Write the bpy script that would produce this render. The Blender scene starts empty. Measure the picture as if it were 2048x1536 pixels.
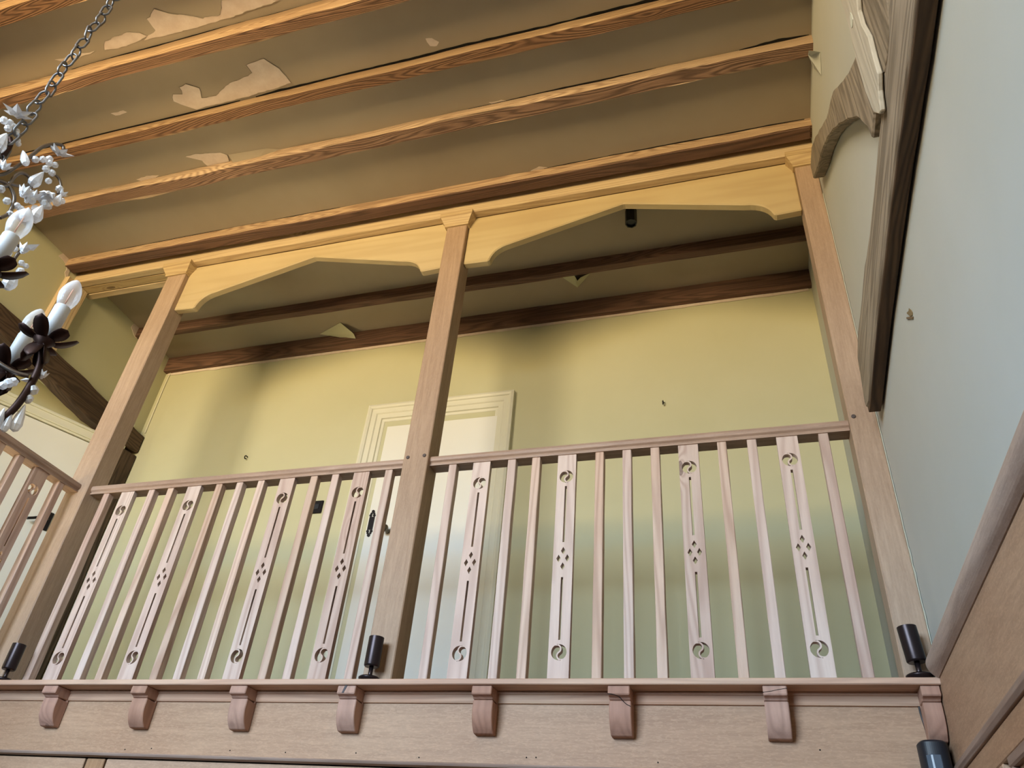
import bpy, bmesh, math, random
from mathutils import Vector, Matrix, noise
R = math.radians
C = bpy.context.scene.collection
sc = bpy.context.scene
random.seed(4)

# ------------------------------------------------------------------ camera, light, exposure
CAM = Vector((0.0, -2.8, 1.6))
CM = Matrix(((0.95563894, 0.10721592, 0.27433368),
             (0.2836307, -0.5861252, -0.7589538),
             (0.07942195, 0.80309526, -0.59053379)))
FPX = 1542.716
cam_d = bpy.data.cameras.new('camera')
cam_d.sensor_width = 36.0
cam_d.sensor_fit = 'HORIZONTAL'
cam_d.lens = FPX / 2048 * 36
cam_d.clip_start = 0.02
cam = bpy.data.objects.new('camera', cam_d)
cam.matrix_world = Matrix.Translation(CAM) @ CM.to_4x4()
C.objects.link(cam)
sc.camera = cam
sc.view_settings.view_transform = 'Standard'
sc.view_settings.look = 'None'
sc.view_settings.gamma = 1.0
sc.view_settings.use_curve_mapping = False
sc.view_settings.exposure = 0.0
sc.cycles.use_denoising = True
sc.cycles.max_bounces = 8
sc.cycles.diffuse_bounces = 4
sc.cycles.transmission_bounces = 6
sc.cycles.caustics_reflective = False
sc.cycles.caustics_refractive = False

# the sky and the sunlit ground outside, seen by the room through its tall window
w = bpy.data.worlds.new('world'); sc.world = w; w.use_nodes = True
_n = w.node_tree.nodes; _l = w.node_tree.links; _bg = _n['Background']
_tc = _n.new('ShaderNodeTexCoord'); _sx = _n.new('ShaderNodeSeparateXYZ'); _l.new(_tc.outputs['Generated'], _sx.inputs[0])
_rp = _n.new('ShaderNodeValToRGB'); _e = _rp.color_ramp.elements
_mm = _n.new('ShaderNodeMapRange'); _mm.inputs['From Min'].default_value = -1; _l.new(_sx.outputs['Z'], _mm.inputs['Value'])
_l.new(_mm.outputs[0], _rp.inputs[0])
_e[0].position = .485; _e[0].color = GROUND = (.88, .65, .34, 1)
_e[1].position = .515; _e[1].color = SKY = (.61, .80, 1.0, 1)
_l.new(_rp.outputs[0], _bg.inputs[0]); _bg.inputs[1].default_value = 31.0

def light(name, kind, loc, energy, color, rot=None, **kw):
    d = bpy.data.lights.new(name, kind); d.energy = energy; d.color = color
    for k, v in kw.items(): setattr(d, k, v)
    o = bpy.data.objects.new(name, d); o.location = loc
    if rot: o.rotation_euler = rot
    C.objects.link(o); return o

# daylight through the tall window in the front wall: blue from the sky going down, warm from the sunlit ground going up
WX0, WX1, WZ0, WZ1 = -4.15, -1.1, 2.4, 5.0
pt = light('window_portal', 'AREA', ((WX0 + WX1) / 2, -6.02, (WZ0 + WZ1) / 2), 1, (1, 1, 1), (R(90), 0, 0), shape='RECTANGLE', size=WX1 - WX0, size_y=WZ1 - WZ0)
pt.data.cycles.is_portal = True

# ------------------------------------------------------------------ picture point -> place in the room
def ray(u, v):
    return CM @ Vector(((u - 1024) / FPX, -(v - 768) / FPX, -1.0))
def at_x(u, v, x):
    d = ray(u, v); return CAM + d * ((x - CAM.x) / d.x)
def at_y(u, v, y):
    d = ray(u, v); return CAM + d * ((y - CAM.y) / d.y)
def at_z(u, v, z):
    d = ray(u, v); return CAM + d * ((z - CAM.z) / d.z)
def at_plane(u, v, p, n):
    d = ray(u, v); return CAM + d * ((p - CAM).dot(n) / d.dot(n))

# ------------------------------------------------------------------ materials
ALB = .76      # overall reflectance of the paints and woods
def lin(r, g, b):
    f = lambda c: ((c / 255 + .055) / 1.055) ** 2.4 if c > 10 else c / 255 / 12.92
    return (f(r) * ALB, f(g) * ALB, f(b) * ALB, 1)

class NT:
    def __init__(s, name):
        s.m = bpy.data.materials.new(name); s.m.use_nodes = True
        s.t = s.m.node_tree; s.b = s.t.nodes['Principled BSDF']
    def n(s, kind, **kw):
        x = s.t.nodes.new('ShaderNode' + kind)
        for k, v in kw.items(): setattr(x, k, v)
        return x
    def l(s, a, b): s.t.links.new(a, b)
    def math(s, op, a, b=None, clamp=False):
        x = s.n('Math', operation=op); x.use_clamp = clamp
        for i, v in enumerate((a, b)):
            if v is None: continue
            if isinstance(v, (int, float)): x.inputs[i].default_value = v
            else: s.l(v, x.inputs[i])
        return x.outputs[0]
    def ramp(s, fac, stops):
        x = s.n('ValToRGB'); e = x.color_ramp.elements
        while len(e) < len(stops): e.new(.5)
        for q, (p, c) in zip(e, stops): q.position = p; q.color = c
        s.l(fac, x.inputs[0]); return x.outputs[0]
    def mix(s, fac, a, b, mode='MIX'):
        x = s.n('Mix', data_type='RGBA', blend_type=mode)
        for i, v in ((0, fac), (6, a), (7, b)):
            if isinstance(v, (int, float)): x.inputs[i].default_value = v
            elif isinstance(v, tuple): x.inputs[i].default_value = v
            else: s.l(v, x.inputs[i])
        return x.outputs[2]
    def noise(s, vec, scale, detail=3, rough=.55, dist=0):
        x = s.n('TexNoise'); s.l(vec, x.inputs['Vector'])
        x.inputs['Scale'].default_value = scale; x.inputs['Detail'].default_value = detail
        x.inputs['Roughness'].default_value = rough; x.inputs['Distortion'].default_value = dist
        return x.outputs['Fac']
    def coords(s, scale=(1, 1, 1)):
        tc = s.n('TexCoord'); oi = s.n('ObjectInfo')
        add = s.n('VectorMath', operation='ADD')
        off = s.math('MULTIPLY', oi.outputs['Random'], 23.0)
        s.l(tc.outputs['Object'], add.inputs[0]); s.l(off, add.inputs[1])
        mp = s.n('Mapping'); s.l(add.outputs[0], mp.inputs[0]); mp.inputs['Scale'].default_value = scale
        return mp.outputs[0], add.outputs[0], oi.outputs['Random']

_wood = {}
# kind: dark ring colour, light wood colour, tint colour, ring strength, fibre strength, knot strength, roughness, bump, ring frequency
WK = {
 'honey':   ((168, 134, 92), (220, 192, 142), (210, 182, 130), .45, .35, .8, .55, .25, 20),
 'joist':   ((132, 96, 66), (216, 182, 138), (202, 164, 120), .6, .6, .9, .65, .8, 60),
 'weather_shade': ((84, 58, 40), (176, 130, 92), (154, 110, 76), .65, .6, .9, .75, .9, 60),  # weathered grain of joist undersides, darkened further to carry their shade
 'oldjoist':((78, 56, 44), (134, 98, 76), (112, 78, 62), .7, .5, .9, .7, .5, 30),
 'panel':   ((188, 160, 110), (212, 190, 138), (202, 176, 122), .4, .15, .0, .5, .08, 7),
 'post':    ((142, 112, 88), (194, 164, 136), (178, 146, 116), .2, .7, .0, .6, .15, 14),
 'pink':    ((180, 146, 130), (226, 204, 190), (216, 184, 168), .5, .35, .8, .65, .2, 16),
 'tan':     ((172, 132, 108), (224, 196, 176), (220, 184, 158), .5, .35, .8, .65, .25, 16),
 'sill':    ((178, 136, 110), (226, 186, 154), (218, 164, 130), .4, .4, .6, .6, .2, 18),
 'hrail':   ((136, 108, 90), (204, 176, 156), (184, 152, 130), .3, .6, .2, .5, .15, 16),
 'fascia':  ((140, 98, 66), (196, 154, 116), (188, 142, 104), .15, .6, .0, .55, .12, 10),
 'rail':    ((120, 92, 76), (184, 156, 138), (162, 130, 110), .35, .6, .2, .5, .2, 18),
 'grey':    ((104, 92, 74), (184, 168, 144), (156, 138, 114), .6, .7, .3, .8, .8, 20),
 'pale':    ((160, 150, 128), (212, 204, 184), (198, 188, 166), .2, .5, .5, .8, .5, 14),
 'brown':   ((48, 36, 26), (118, 94, 70), (90, 68, 50), .6, .6, .3, .75, .6, 24),
 'floor':   ((40, 26, 18), (86, 62, 44), (70, 48, 34), .5, .5, .3, .5, .2, 16),
 'corbel':  ((144, 100, 80), (202, 156, 130), (188, 134, 108), .35, .35, .5, .65, .2, 16),
}
def wood(kind, axis):
    key = (kind, axis)
    if key in _wood: return _wood[key]
    dk, lt, tn, ring, fib, knot, ro, bmp, fr = WK[kind]
    t = NT('%s_wood_%s' % (kind, 'xyz'[axis]))
    sc_ = [1, 1, 1]; sc_[axis] = .07
    v, raw, rnd = t.coords(tuple(sc_))
    sk = [1, 1, 1]; sk[axis] = .34
    mp = t.n('Mapping'); t.l(raw, mp.inputs[0]); mp.inputs['Scale'].default_value = sk
    vo = t.n('TexVoronoi'); t.l(mp.outputs[0], vo.inputs['Vector']); vo.inputs['Scale'].default_value = 4.2
    vo.inputs['Randomness'].default_value = 1
    kd = t.math('SUBTRACT', 1.0, t.math('MULTIPLY', vo.outputs['Distance'], 5.5), True)   # 1 at a knot, 0 away
    kd2 = t.math('POWER', kd, 2.0)
    nbig = t.noise(v, 5, 2, .5)
    rings = t.math('ADD', t.math('MULTIPLY', nbig, fr), t.math('MULTIPLY', kd2, 5.0 * knot))
    band = t.math('ADD', t.math('MULTIPLY', t.math('SINE', t.math('MULTIPLY', rings, 6.283)), .5), .5)
    band = t.math('POWER', band, 1.6)
    fibre = t.noise(v, 130, 3, .6)
    mot = t.noise(raw, 1.7, 3, .5)
    base = t.mix(t.ramp(mot, [(.35, (0, 0, 0, 1)), (.7, (1, 1, 1, 1))]), lin(*lt), lin(*tn))
    col = t.mix(t.math('MULTIPLY', band, ring), base, lin(*dk))
    fm = t.ramp(fibre, [(.35, (0, 0, 0, 1)), (.75, (1, 1, 1, 1))])
    col = t.mix(t.math('MULTIPLY', fm, fib * .6), col, lin(*dk))
    if kind in ('fascia', 'post', 'hrail'):
        s2 = [3.2, 3.2, 3.2]; s2[axis] = .8
        m2 = t.n('Mapping'); t.l(raw, m2.inputs[0]); m2.inputs['Scale'].default_value = s2; m2.inputs['Rotation'].default_value = (.12, .12, .12)
        fl = t.ramp(t.noise(m2.outputs[0], 62, 2, .5, 1.0), [(.50, (0, 0, 0, 1)), (.60, (1, 1, 1, 1))])
        col = t.mix(t.math('MULTIPLY', fl, .34 if kind == 'fascia' else .14), col, lin(min(255, lt[0] * 1.1), min(255, lt[1] * 1.1), min(255, lt[2] * 1.1)))
    if knot:
        kk = t.math('MULTIPLY', t.math('GREATER_THAN', kd, .72), knot * .75)
        col = t.mix(kk, col, lin(dk[0] * .5, dk[1] * .42, dk[2] * .4))
    # each piece its own slight tone
    hs = t.n('HueSaturation'); t.l(col, hs.inputs['Color'])
    t.l(t.math('ADD', t.math('MULTIPLY', rnd, .22), .90), hs.inputs['Value'])
    t.l(t.math('ADD', t.math('MULTIPLY', rnd, -.2), 1.0), hs.inputs['Saturation'])
    t.l(hs.outputs[0], t.b.inputs['Base Color'])
    t.b.inputs['Roughness'].default_value = ro
    t.b.inputs['Specular IOR Level'].default_value = .3
    bp = t.n('Bump'); bp.inputs['Strength'].default_value = bmp * .6; bp.inputs['Distance'].default_value = .004
    h = t.math('SUBTRACT', t.math('MULTIPLY', fibre, .6), t.math('MULTIPLY', band, .7))
    t.l(h, bp.inputs['Height']); t.l(bp.outputs[0], t.b.inputs['Normal'])
    _wood[key] = t.m
    return t.m

def paint(name, c1, c2, bump=.12, rough=.85, scale=1.3):
    t = NT(name)
    tc = t.n('TexCoord'); o = tc.outputs['Object']
    m1 = t.noise(o, scale, 4, .6); m2 = t.noise(o, 45, 3, .6)
    t.l(t.mix(t.ramp(m1, [(.35, (0, 0, 0, 1)), (.7, (1, 1, 1, 1))]), lin(*c1), lin(*c2)), t.b.inputs['Base Color'])
    t.b.inputs['Roughness'].default_value = rough
    t.b.inputs['Specular IOR Level'].default_value = .25
    bp = t.n('Bump'); bp.inputs['Strength'].default_value = bump; bp.inputs['Distance'].default_value = .003
    t.l(t.math('ADD', t.math('MULTIPLY', m2, .4), t.math('MULTIPLY', m1, 2)), bp.inputs['Height'])
    t.l(bp.outputs[0], t.b.inputs['Normal'])
    return t.m

def plain(name, c, rough=.5, metal=0, noise_amt=.15, **kw):
    t = NT(name); tc = t.n('TexCoord')
    k = t.noise(tc.outputs['Object'], 60, 3)
    d = tuple(x * (1 - noise_amt) for x in lin(*c)[:3]) + (1,)
    t.l(t.mix(k, d, lin(*c)), t.b.inputs['Base Color'])
    t.b.inputs['Roughness'].default_value = rough; t.b.inputs['Metallic'].default_value = metal
    for a, v in kw.items(): t.b.inputs[a.replace('_', ' ')].default_value = v
    return t.m

M = dict(
    wall=paint('cream_wall_paint', (213, 211, 177), (207, 205, 169)),
    wall2=paint('pale_wall_paint', (204, 206, 198), (198, 200, 190)),
    ceil=paint('buff_ceiling_paint', (186, 173, 152), (176, 162, 140), .15),
    plaster=paint('bare_plaster', (232, 214, 198), (246, 232, 218), .5, .9, 14),
    white=paint('white_gloss_paint', (248, 248, 240), (243, 243, 234), .04, .4),
    cream=paint('cream_trim_paint', (238, 236, 216), (232, 230, 208), .04, .45),
    black=plain('black_metal', (34, 32, 36), .35, .3),
    bronze=plain('dark_bronze_metal', (58, 48, 50), .32, .7),
    rust=plain('rusted_dark_metal', (74, 50, 42), .5, .75, .5),
    silver=plain('antique_silver_metal', (150, 138, 128), .38, .9, .5),
    steel=plain('dull_steel_chain', (150, 150, 152), .4, .85, .4),
    sleeve=plain('white_candle_sleeve', (236, 238, 238), .45, 0, .04),
    plastic=plain('dark_blue_grey_plastic', (26, 32, 42), .5),
    lens=plain('grey_sensor_lens', (92, 104, 118), .3),
    gap=plain('gap_shade_and_nail', (22, 18, 14), .95),  # black for painted gap shade, cracks and nail heads
    brass=plain('aged_brass', (120, 112, 96), .35, .9),
    caulk=plain('white_filler', (224, 226, 208), .8),
    floor=wood('floor', 1), dado=wood('brown', 2),
    peg=plain('dark_oak_peg', (92, 80, 76), .7),
)
def glass_mat(name, c, tr, rough):
    t = NT(name)
    t.b.inputs['Base Color'].default_value = c
    t.b.inputs['Roughness'].default_value = rough
    t.b.inputs['Transmission Weight'].default_value = tr
    t.b.inputs['IOR'].default_value = 1.5
    return t.m
M['crystal'] = glass_mat('clear_crystal', (.97, .98, 1, 1), .42, .1)
M['milk'] = glass_mat('milky_crystal', (.97, .98, 1, 1), .18, .2)
M['bulb'] = glass_mat('bulb_glass', (.97, .98, 1, 1), .62, .3)
def thin_glass(m, clear):
    t = m.node_tree; p = t.nodes['Principled BSDF']; p.inputs['Transmission Weight'].default_value = 0; p.inputs['Roughness'].default_value = .15
    tr = t.nodes.new('ShaderNodeBsdfTransparent'); mx = t.nodes.new('ShaderNodeMixShader'); lw = t.nodes.new('ShaderNodeLayerWeight'); lw.inputs[0].default_value = .35
    mr = t.nodes.new('ShaderNodeMapRange'); mr.inputs['To Min'].default_value = 1 - clear; t.links.new(lw.outputs['Facing'], mr.inputs['Value'])
    t.links.new(mr.outputs[0], mx.inputs[0]); t.links.new(tr.outputs[0], mx.inputs[1]); t.links.new(p.outputs[0], mx.inputs[2])
    t.links.new(mx.outputs[0], t.nodes['Material Output'].inputs['Surface'])
thin_glass(M['bulb'], .88); thin_glass(M['crystal'], .45); thin_glass(M['milk'], .2)
M['fil'] = plain('filament', (240, 170, 130), .4)

# ------------------------------------------------------------------ mesh helpers
def link(name, bm, mat, parent=None, smooth=False, bev=0, seg=1, loc=None):
    bmesh.ops.recalc_face_normals(bm, faces=bm.faces[:])
    me = bpy.data.meshes.new(name)
    bm.to_mesh(me); bm.free()
    if mat: me.materials.append(mat)
    if smooth:
        for p in me.polygons: p.use_smooth = True
    o = bpy.data.objects.new(name, me); C.objects.link(o)
    if loc is not None: o.location = loc
    if parent: o.parent = parent
    if bev:
        b = o.modifiers.new('bevel', 'BEVEL'); b.width = bev; b.segments = seg
        b.limit_method = 'ANGLE'; b.angle_limit = R(30)
    return o

def tag(o, label=None, cat=None, group=None, kind=None):
    if label: o['label'] = label
    if cat: o['category'] = cat
    if group: o['group'] = group
    if kind: o['kind'] = kind
    return o

def thing(name, label, cat, loc=(0, 0, 0), group=None):
    o = bpy.data.objects.new(name, None); o.empty_display_size = .05
    C.objects.link(o); o.location = loc
    bpy.context.view_layer.update
    return tag(o, label, cat, group)

def struct(o, label=None):
    o['kind'] = 'structure'
    if label: o['label'] = label
    return o

def box_bm(x0, x1, y0, y1, z0, z1, bm=None):
    bm = bm or bmesh.new()
    vs = [bm.verts.new((x, y, z)) for z in (z0, z1) for y in (y0, y1) for x in (x0, x1)]
    for f in ((0, 1, 3, 2), (4, 6, 7, 5), (0, 4, 5, 1), (2, 3, 7, 6), (0, 2, 6, 4), (1, 5, 7, 3)):
        bm.faces.new([vs[i] for i in f])
    return bm

def box(name, x0, x1, y0, y1, z0, z1, mat, parent=None, bev=0):
    return link(name, box_bm(x0, x1, y0, y1, z0, z1), mat, parent, bev=bev)

def prism_bm(prof, axis, a0, a1, bm=None):
    """closed 2-D outline swept along an axis; outline is (y,z) for x, (x,z) for y, (x,y) for z"""
    bm = bm or bmesh.new()
    def P(p, a): return ((a, p[0], p[1]), (p[0], a, p[1]), (p[0], p[1], a))[axis]
    A = [bm.verts.new(P(p, a0)) for p in prof]; B = [bm.verts.new(P(p, a1)) for p in prof]
    n = len(prof)
    bm.faces.new(A); bm.faces.new(B[::-1])
    for i in range(n):
        j = (i + 1) % n
        bm.faces.new((A[i], B[i], B[j], A[j]))
    return bm
def prism(name, prof, axis, a0, a1, mat, parent=None, bev=0, smooth=False):
    return link(name, prism_bm(prof, axis, a0, a1), mat, parent, bev=bev, smooth=smooth)

def tube_bm(pts, rad, seg=8, bm=None, cap=True):
    bm = bm or bmesh.new()
    pts = [Vector(p) for p in pts]; n = len(pts)
    rr = rad if isinstance(rad, (list, tuple)) else [rad] * n
    rings = []; up = None
    for i, p in enumerate(pts):
        t = (pts[min(i + 1, n - 1)] - pts[max(i - 1, 0)]).normalized()
        if up is None:
            up = t.orthogonal().normalized()
        else:
            up = (up - t * up.dot(t)); up = up.normalized() if up.length > 1e-6 else t.orthogonal().normalized()
        s = t.cross(up)
        rings.append([bm.verts.new(p + (up * math.cos(k * 2 * math.pi / seg) + s * math.sin(k * 2 * math.pi / seg)) * rr[i]) for k in range(seg)])
    for a, b in zip(rings, rings[1:]):
        for k in range(seg):
            j = (k + 1) % seg
            bm.faces.new((a[k], a[j], b[j], b[k]))
    if cap:
        bm.faces.new(rings[0]); bm.faces.new(rings[-1][::-1])
    return bm

def lathe_bm(prof, seg=16, bm=None):
    bm = bm or bmesh.new(); rings = []
    for r, z in prof:
        if r < 1e-5: rings.append([bm.verts.new((0, 0, z))])
        else: rings.append([bm.verts.new((r * math.cos(2 * math.pi * k / seg), r * math.sin(2 * math.pi * k / seg), z)) for k in range(seg)])
    for a, b in zip(rings, rings[1:]):
        for k in range(seg):
            j = (k + 1) % seg
            if len(a) == 1 and len(b) == 1: continue
            if len(a) == 1: bm.faces.new((a[0], b[k], b[j]))
            elif len(b) == 1: bm.faces.new((a[k], a[j], b[0]))
            else: bm.faces.new((a[k], a[j], b[j], b[k]))
    return bm

def smooth_pts(pts, n=6):
    """Catmull-Rom through the points"""
    pts = [Vector(p) for p in pts]; out = []
    for i in range(len(pts) - 1):
        p0 = pts[max(i - 1, 0)]; p1 = pts[i]; p2 = pts[i + 1]; p3 = pts[min(i + 2, len(pts) - 1)]
        for k in range(n):
            t = k / n
            out.append(.5 * ((2 * p1) + (p2 - p0) * t + (2 * p0 - 5 * p1 + 4 * p2 - p3) * t * t + (3 * p1 - p0 - 3 * p2 + p3) * t ** 3))
    out.append(pts[-1]); return out

def beam(name, x0, x1, y0, y1, z0, z1, mat, parent=None, amp=.004, ch=.006, n=60, seed=0, axis=0, drop=None, under=None):
    """hand-cut timber: chamfered section with wavering arrises; axis 0 along x, 1 along y"""
    bm = bmesh.new(); rings = []
    if axis == 0: L0, L1, a0, a1 = x0, x1, y0, y1
    else: L0, L1, a0, a1 = y0, y1, x0, x1
    sec = [(a0 + ch, z0), (a1 - ch, z0), (a1, z0 + ch), (a1, z1 - ch), (a1 - ch, z1), (a0 + ch, z1), (a0, z1 - ch), (a0, z0 + ch)]
    for i in range(n + 1):
        t = L0 + (L1 - L0) * i / n; ring = []
        for k, (a, z) in enumerate(sec):
            q = Vector((t * 1.7 + seed * 9.1, k // 2 * 3.3, seed))
            da = noise.noise(q) * amp + noise.noise(q * 4.1) * amp * .5
            dz = noise.noise(q + Vector((0, 7, 3))) * amp + noise.noise(q * 4.1 + Vector((0, 7, 3))) * amp * .5
            if k in (3, 4, 5, 6): dz = 0
            zz = z + dz + (drop(t) if drop else 0)
            ring.append(bm.verts.new((t, a + da, zz) if axis == 0 else (a + da, t, zz)))
        rings.append(ring)
    for a, b in zip(rings, rings[1:]):
        for k in range(8):
            j = (k + 1) % 8
            f_ = bm.faces.new((a[k], a[j], b[j], b[k]))
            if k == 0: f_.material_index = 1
    bm.faces.new(rings[0]); bm.faces.new(rings[-1][::-1])
    o = link(name, bm, mat, parent)
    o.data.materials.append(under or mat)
    return o

def copy_tree(o, parent=None):
    c = o.copy(); C.objects.link(c)
    if parent: c.parent = parent
    for ch in list(o.children): copy_tree(ch, c)
    return c

# ------------------------------------------------------------------ the room
XL, XR, YB, ZC, ZG = -4.3, 0.53, 1.03, 5.2, 2.36
YF = -6.0
# lower hall floor, walls, ceiling
struct(box('floor', -6, XR + .3, YF - .2, 1.4, -.15, 0, M['floor']), 'brown wooden floor of the hall below the gallery')
wr = struct(box('wall_right', XR, XR + .2, YF, YB + .2, 0, ZC + .2, M['wall2']), 'pale painted wall at the right of the gallery')
wb = struct(box('wall_back', XL - .2, XR, YB, YB + .2, 0, ZC + .2, M['wall']), 'cream painted wall at the back of the gallery')
cl = struct(box('ceiling', XL - 1.6, XR, YF, YB, ZC, ZC + .2, M['ceil']), 'buff painted ceiling with flaking paint between the joists')
# left wall: above the tie beam it is flush; below it a splayed door recess
bm = box_bm(XL - .15, XL, YF, YB, 4.42, ZC)
box_bm(XL - .15, XL, YF, -1.35, ZG, 4.42, bm)
struct(box('wall_left', XL - .15, XL, YF, YB, 0, ZG, M['dado']), 'dark panelled lower part of the left wall')
box_bm(XL - .15, XL, .86, YB, ZG, 4.42, bm)
wl = struct(link('wall_left', bm, M['wall']), 'cream painted wall at the left of the gallery above the dark tie beam')
struct(box('ceiling', XL - 1.2, XL - .15, -1.5, YB, 4.5, 4.6, M['wall']), 'dark soffit over the splayed door recess at the left')
struct(box('wall_front', -5.9, XL, YF, -1.35, 0, ZC, M['wall']), 'unseen solid wall added beyond the left door recess to keep it dark')  # out of view, added to close the recess and keep it dark
# front wall with the tall window the daylight comes through
struct(box('wall_front', -6, XR, YF - .2, YF, 0, 2.4, M['dado']), 'dark panelled lower part of the front wall')
bm = bmesh.new()
box_bm(-6, XR, YF - .2, YF, 5.0, ZC, bm); box_bm(-6, WX0, YF - .2, YF, 2.4, 5.0, bm); box_bm(WX1, XR, YF - .2, YF, 2.4, 5.0, bm)
struct(link('wall_front', bm, M['wall']), 'cream wall with a tall window opening behind the viewer')
wf = struct(box('window_1', WX0, WX1, YF - .12, YF - .06, 2.4, 2.46, M['white']), 'white frame of the tall window behind the viewer')
for x in (WX0, WX0 + 1.05, WX0 + 2.1, WX1 - .06): box('mullion', x, x + .06, YF - .12, YF - .06, 2.46, 5.0, M['white'], wf)
# gallery floor slab
struct(box('floor', XL, XR, .05, YB, 2.13, ZG - .002, wood('brown', 0)), 'timber floor of the gallery behind the balusters')
struct(box('floor', XL, -3.56, YF, .05, 2.13, ZG - .002, wood('brown', 0)), 'timber floor of the return landing at the left')
# splayed door wall under the left tie beam
AD = Vector((math.cos(R(63)), math.sin(R(63)), 0)); AN = Vector((math.sin(R(63)), -math.cos(R(63)), 0))
AP = Vector((XL, .82, 0))
def ang_box(name, s0, s1, d0, d1, z0, z1, mat, parent=None, bev=0, bm=None, out=True):
    """box on the splayed wall: s runs away from the corner towards the viewer, d stands out from the wall"""
    b = bm or bmesh.new(); nb = box_bm(s0, s1, d0, d1, z0, z1)
    T = Matrix((( -AD.x, AN.x, 0, AP.x), (-AD.y, AN.y, 0, AP.y), (0, 0, 1, 0), (0, 0, 0, 1)))
    nb.transform(T)
    return link(name, nb, mat, parent, bev=bev)
struct(ang_box('wall_corner', -.1, 2.3, -.12, 0, ZG, 4.5, M['wall']), 'splayed cream wall holding the white door at the left')
d2 = struct(ang_box('door_2', .02, 1.3, .005, .02, ZG, 4.215, M['white']), 'white panelled door in the splayed corner behind the left balustrade')
def door_frame(parent, boxes):
    for b in boxes: pass
for (a, b, d, z0, z1) in ((0.0, 1.5, .045, 4.235, 4.30), (0.0, 1.5, .032, 4.222, 4.238), (.0, 1.5, .06, 4.285, 4.305)):
    ang_box('architrave', a, b, .0, d, z0, z1, M['cream'], d2, .004)
ang_box('architrave', -.03, .02, 0, .04, ZG, 4.3, M['cream'], d2, .004)
# handle and its plate on the door
P0 = at_plane(103, 1028, AP, AN); P1 = at_plane(88, 1064, AP, AN)
s_pl = (AP - P0).dot(AD)
ang_box('lock_plate', s_pl - .012, s_pl + .018, .02, .03, P1.z, P0.z, M['black'], d2, .004)
A = at_plane(54, 1036, AP + AN * .06, AN); B = at_plane(78, 1035, AP + AN * .06, AN); Bw = at_plane(96, 1040, AP + AN * .03, AN)
link('handle', tube_bm(smooth_pts([A, (A + B) / 2, B, Bw], 4), .009, 8), M['black'], d2, True)

# wall panelling and dado at the lower right
t1 = struct(prism('trim_1', [(.53, 2.375)] + [(p.x, p.y) for p in smooth_pts([(.505, 2.378, 0), (.490, 2.390, 0), (.480, 2.408, 0), (.479, 2.424, 0), (.486, 2.440, 0), (.505, 2.451, 0)], 4)] + [(.53, 2.452)], 1, YF, -.10,
                  wood('hrail', 1)), 'rounded wooden dado rail running towards the viewer on the right wall')
pn = thing('wall_panelling', 'brown oak wall panelling under the dado rail at the lower right', 'panelling', (XR, -2, 0))
def kid(o, p):
    o.parent = p; o.matrix_parent_inverse = Matrix.Translation(-Vector(p.location)); return o
kid(box('frieze_board', .508, .53, -5.9, 0.012, 2.14, 2.376, wood('fascia', 1)), pn)
kid(prism('moulding', [(.53, 2.11), (.50, 2.112), (.494, 2.122), (.498, 2.136), (.505, 2.146), (.53, 2.15)], 1, -5.9, .012, wood('rail', 1), bev=.001), pn)
kid(box('rail_board', .506, .53, -5.9, .012, 2.045, 2.112, wood('fascia', 1), bev=.003), pn)
kid(box('stile', .506, .53, -.58, .012, .1, 2.045, wood('fascia', 2), bev=.003), pn)
for k in range(4):
    y1 = -.66 - k * .95
    b = box_bm(.500, .526, y1 - .87, y1, 2.018, 2.043); box_bm(.500, .526, y1 - .87, y1 - .845, .2, 2.02, b); box_bm(.500, .526, y1 - .025, y1, .2, 2.02, b)
    kid(link('panel_bead', b, wood('rail', 1), bev=.004), pn)
    kid(box('panel', .516, .53, y1 - .85, y1 - .02, .2, 2.02, wood('fascia', 2)), pn)
    kid(box('stile', .506, .53, y1 - .95, y1 - .87, .1, 2.045, wood('fascia', 2), bev=.003), pn)

# panelling below the gallery fascia
lp = thing('hall_panelling', 'oak panelling of the hall wall just below the gallery fascia', 'panelling', (-2, .02, 0))
for x0, x1 in ((-4.2, -2.72), (-2.71, -2.62), (-2.61, -1.2), (-1.19, -.1), (-.09, .5)):
    kid(box('panel_board', x0, x1, .02, .06, .0, 2.10, wood('fascia', 2 if x1 - x0 < .3 else 0), bev=.003), lp)

# ------------------------------------------------------------------ ceiling joists, front to back
def joist(label, y0, y1, z0, kind, seed, x0=XL, x1=XR, gap=0, amp=.005, ch=.003):
    o = beam('ceiling_joist', x0, x1, y0, y1, z0, ZC - gap, wood(kind, 0), amp=amp, seed=seed, ch=ch, n=90, under=wood('weather_shade', 0) if kind == 'joist' else None)
    return tag(o, label, 'beam', 'joists across the ceiling')
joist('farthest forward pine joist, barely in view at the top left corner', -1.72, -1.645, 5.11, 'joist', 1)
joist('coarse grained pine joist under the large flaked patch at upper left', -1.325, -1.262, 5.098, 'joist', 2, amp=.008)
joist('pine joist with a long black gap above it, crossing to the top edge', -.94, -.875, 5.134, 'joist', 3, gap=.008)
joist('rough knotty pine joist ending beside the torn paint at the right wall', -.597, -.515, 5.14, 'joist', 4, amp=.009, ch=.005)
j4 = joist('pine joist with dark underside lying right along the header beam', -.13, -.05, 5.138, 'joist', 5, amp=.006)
joist('dark brown joist across the gallery ceiling behind the spandrels', .615, .67, 5.118, 'oldjoist', 6, amp=.004)
joist('reddish brown wall joist along the top of the back wall', .99, 1.03, 5.068, 'oldjoist', 7, amp=.004)
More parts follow.
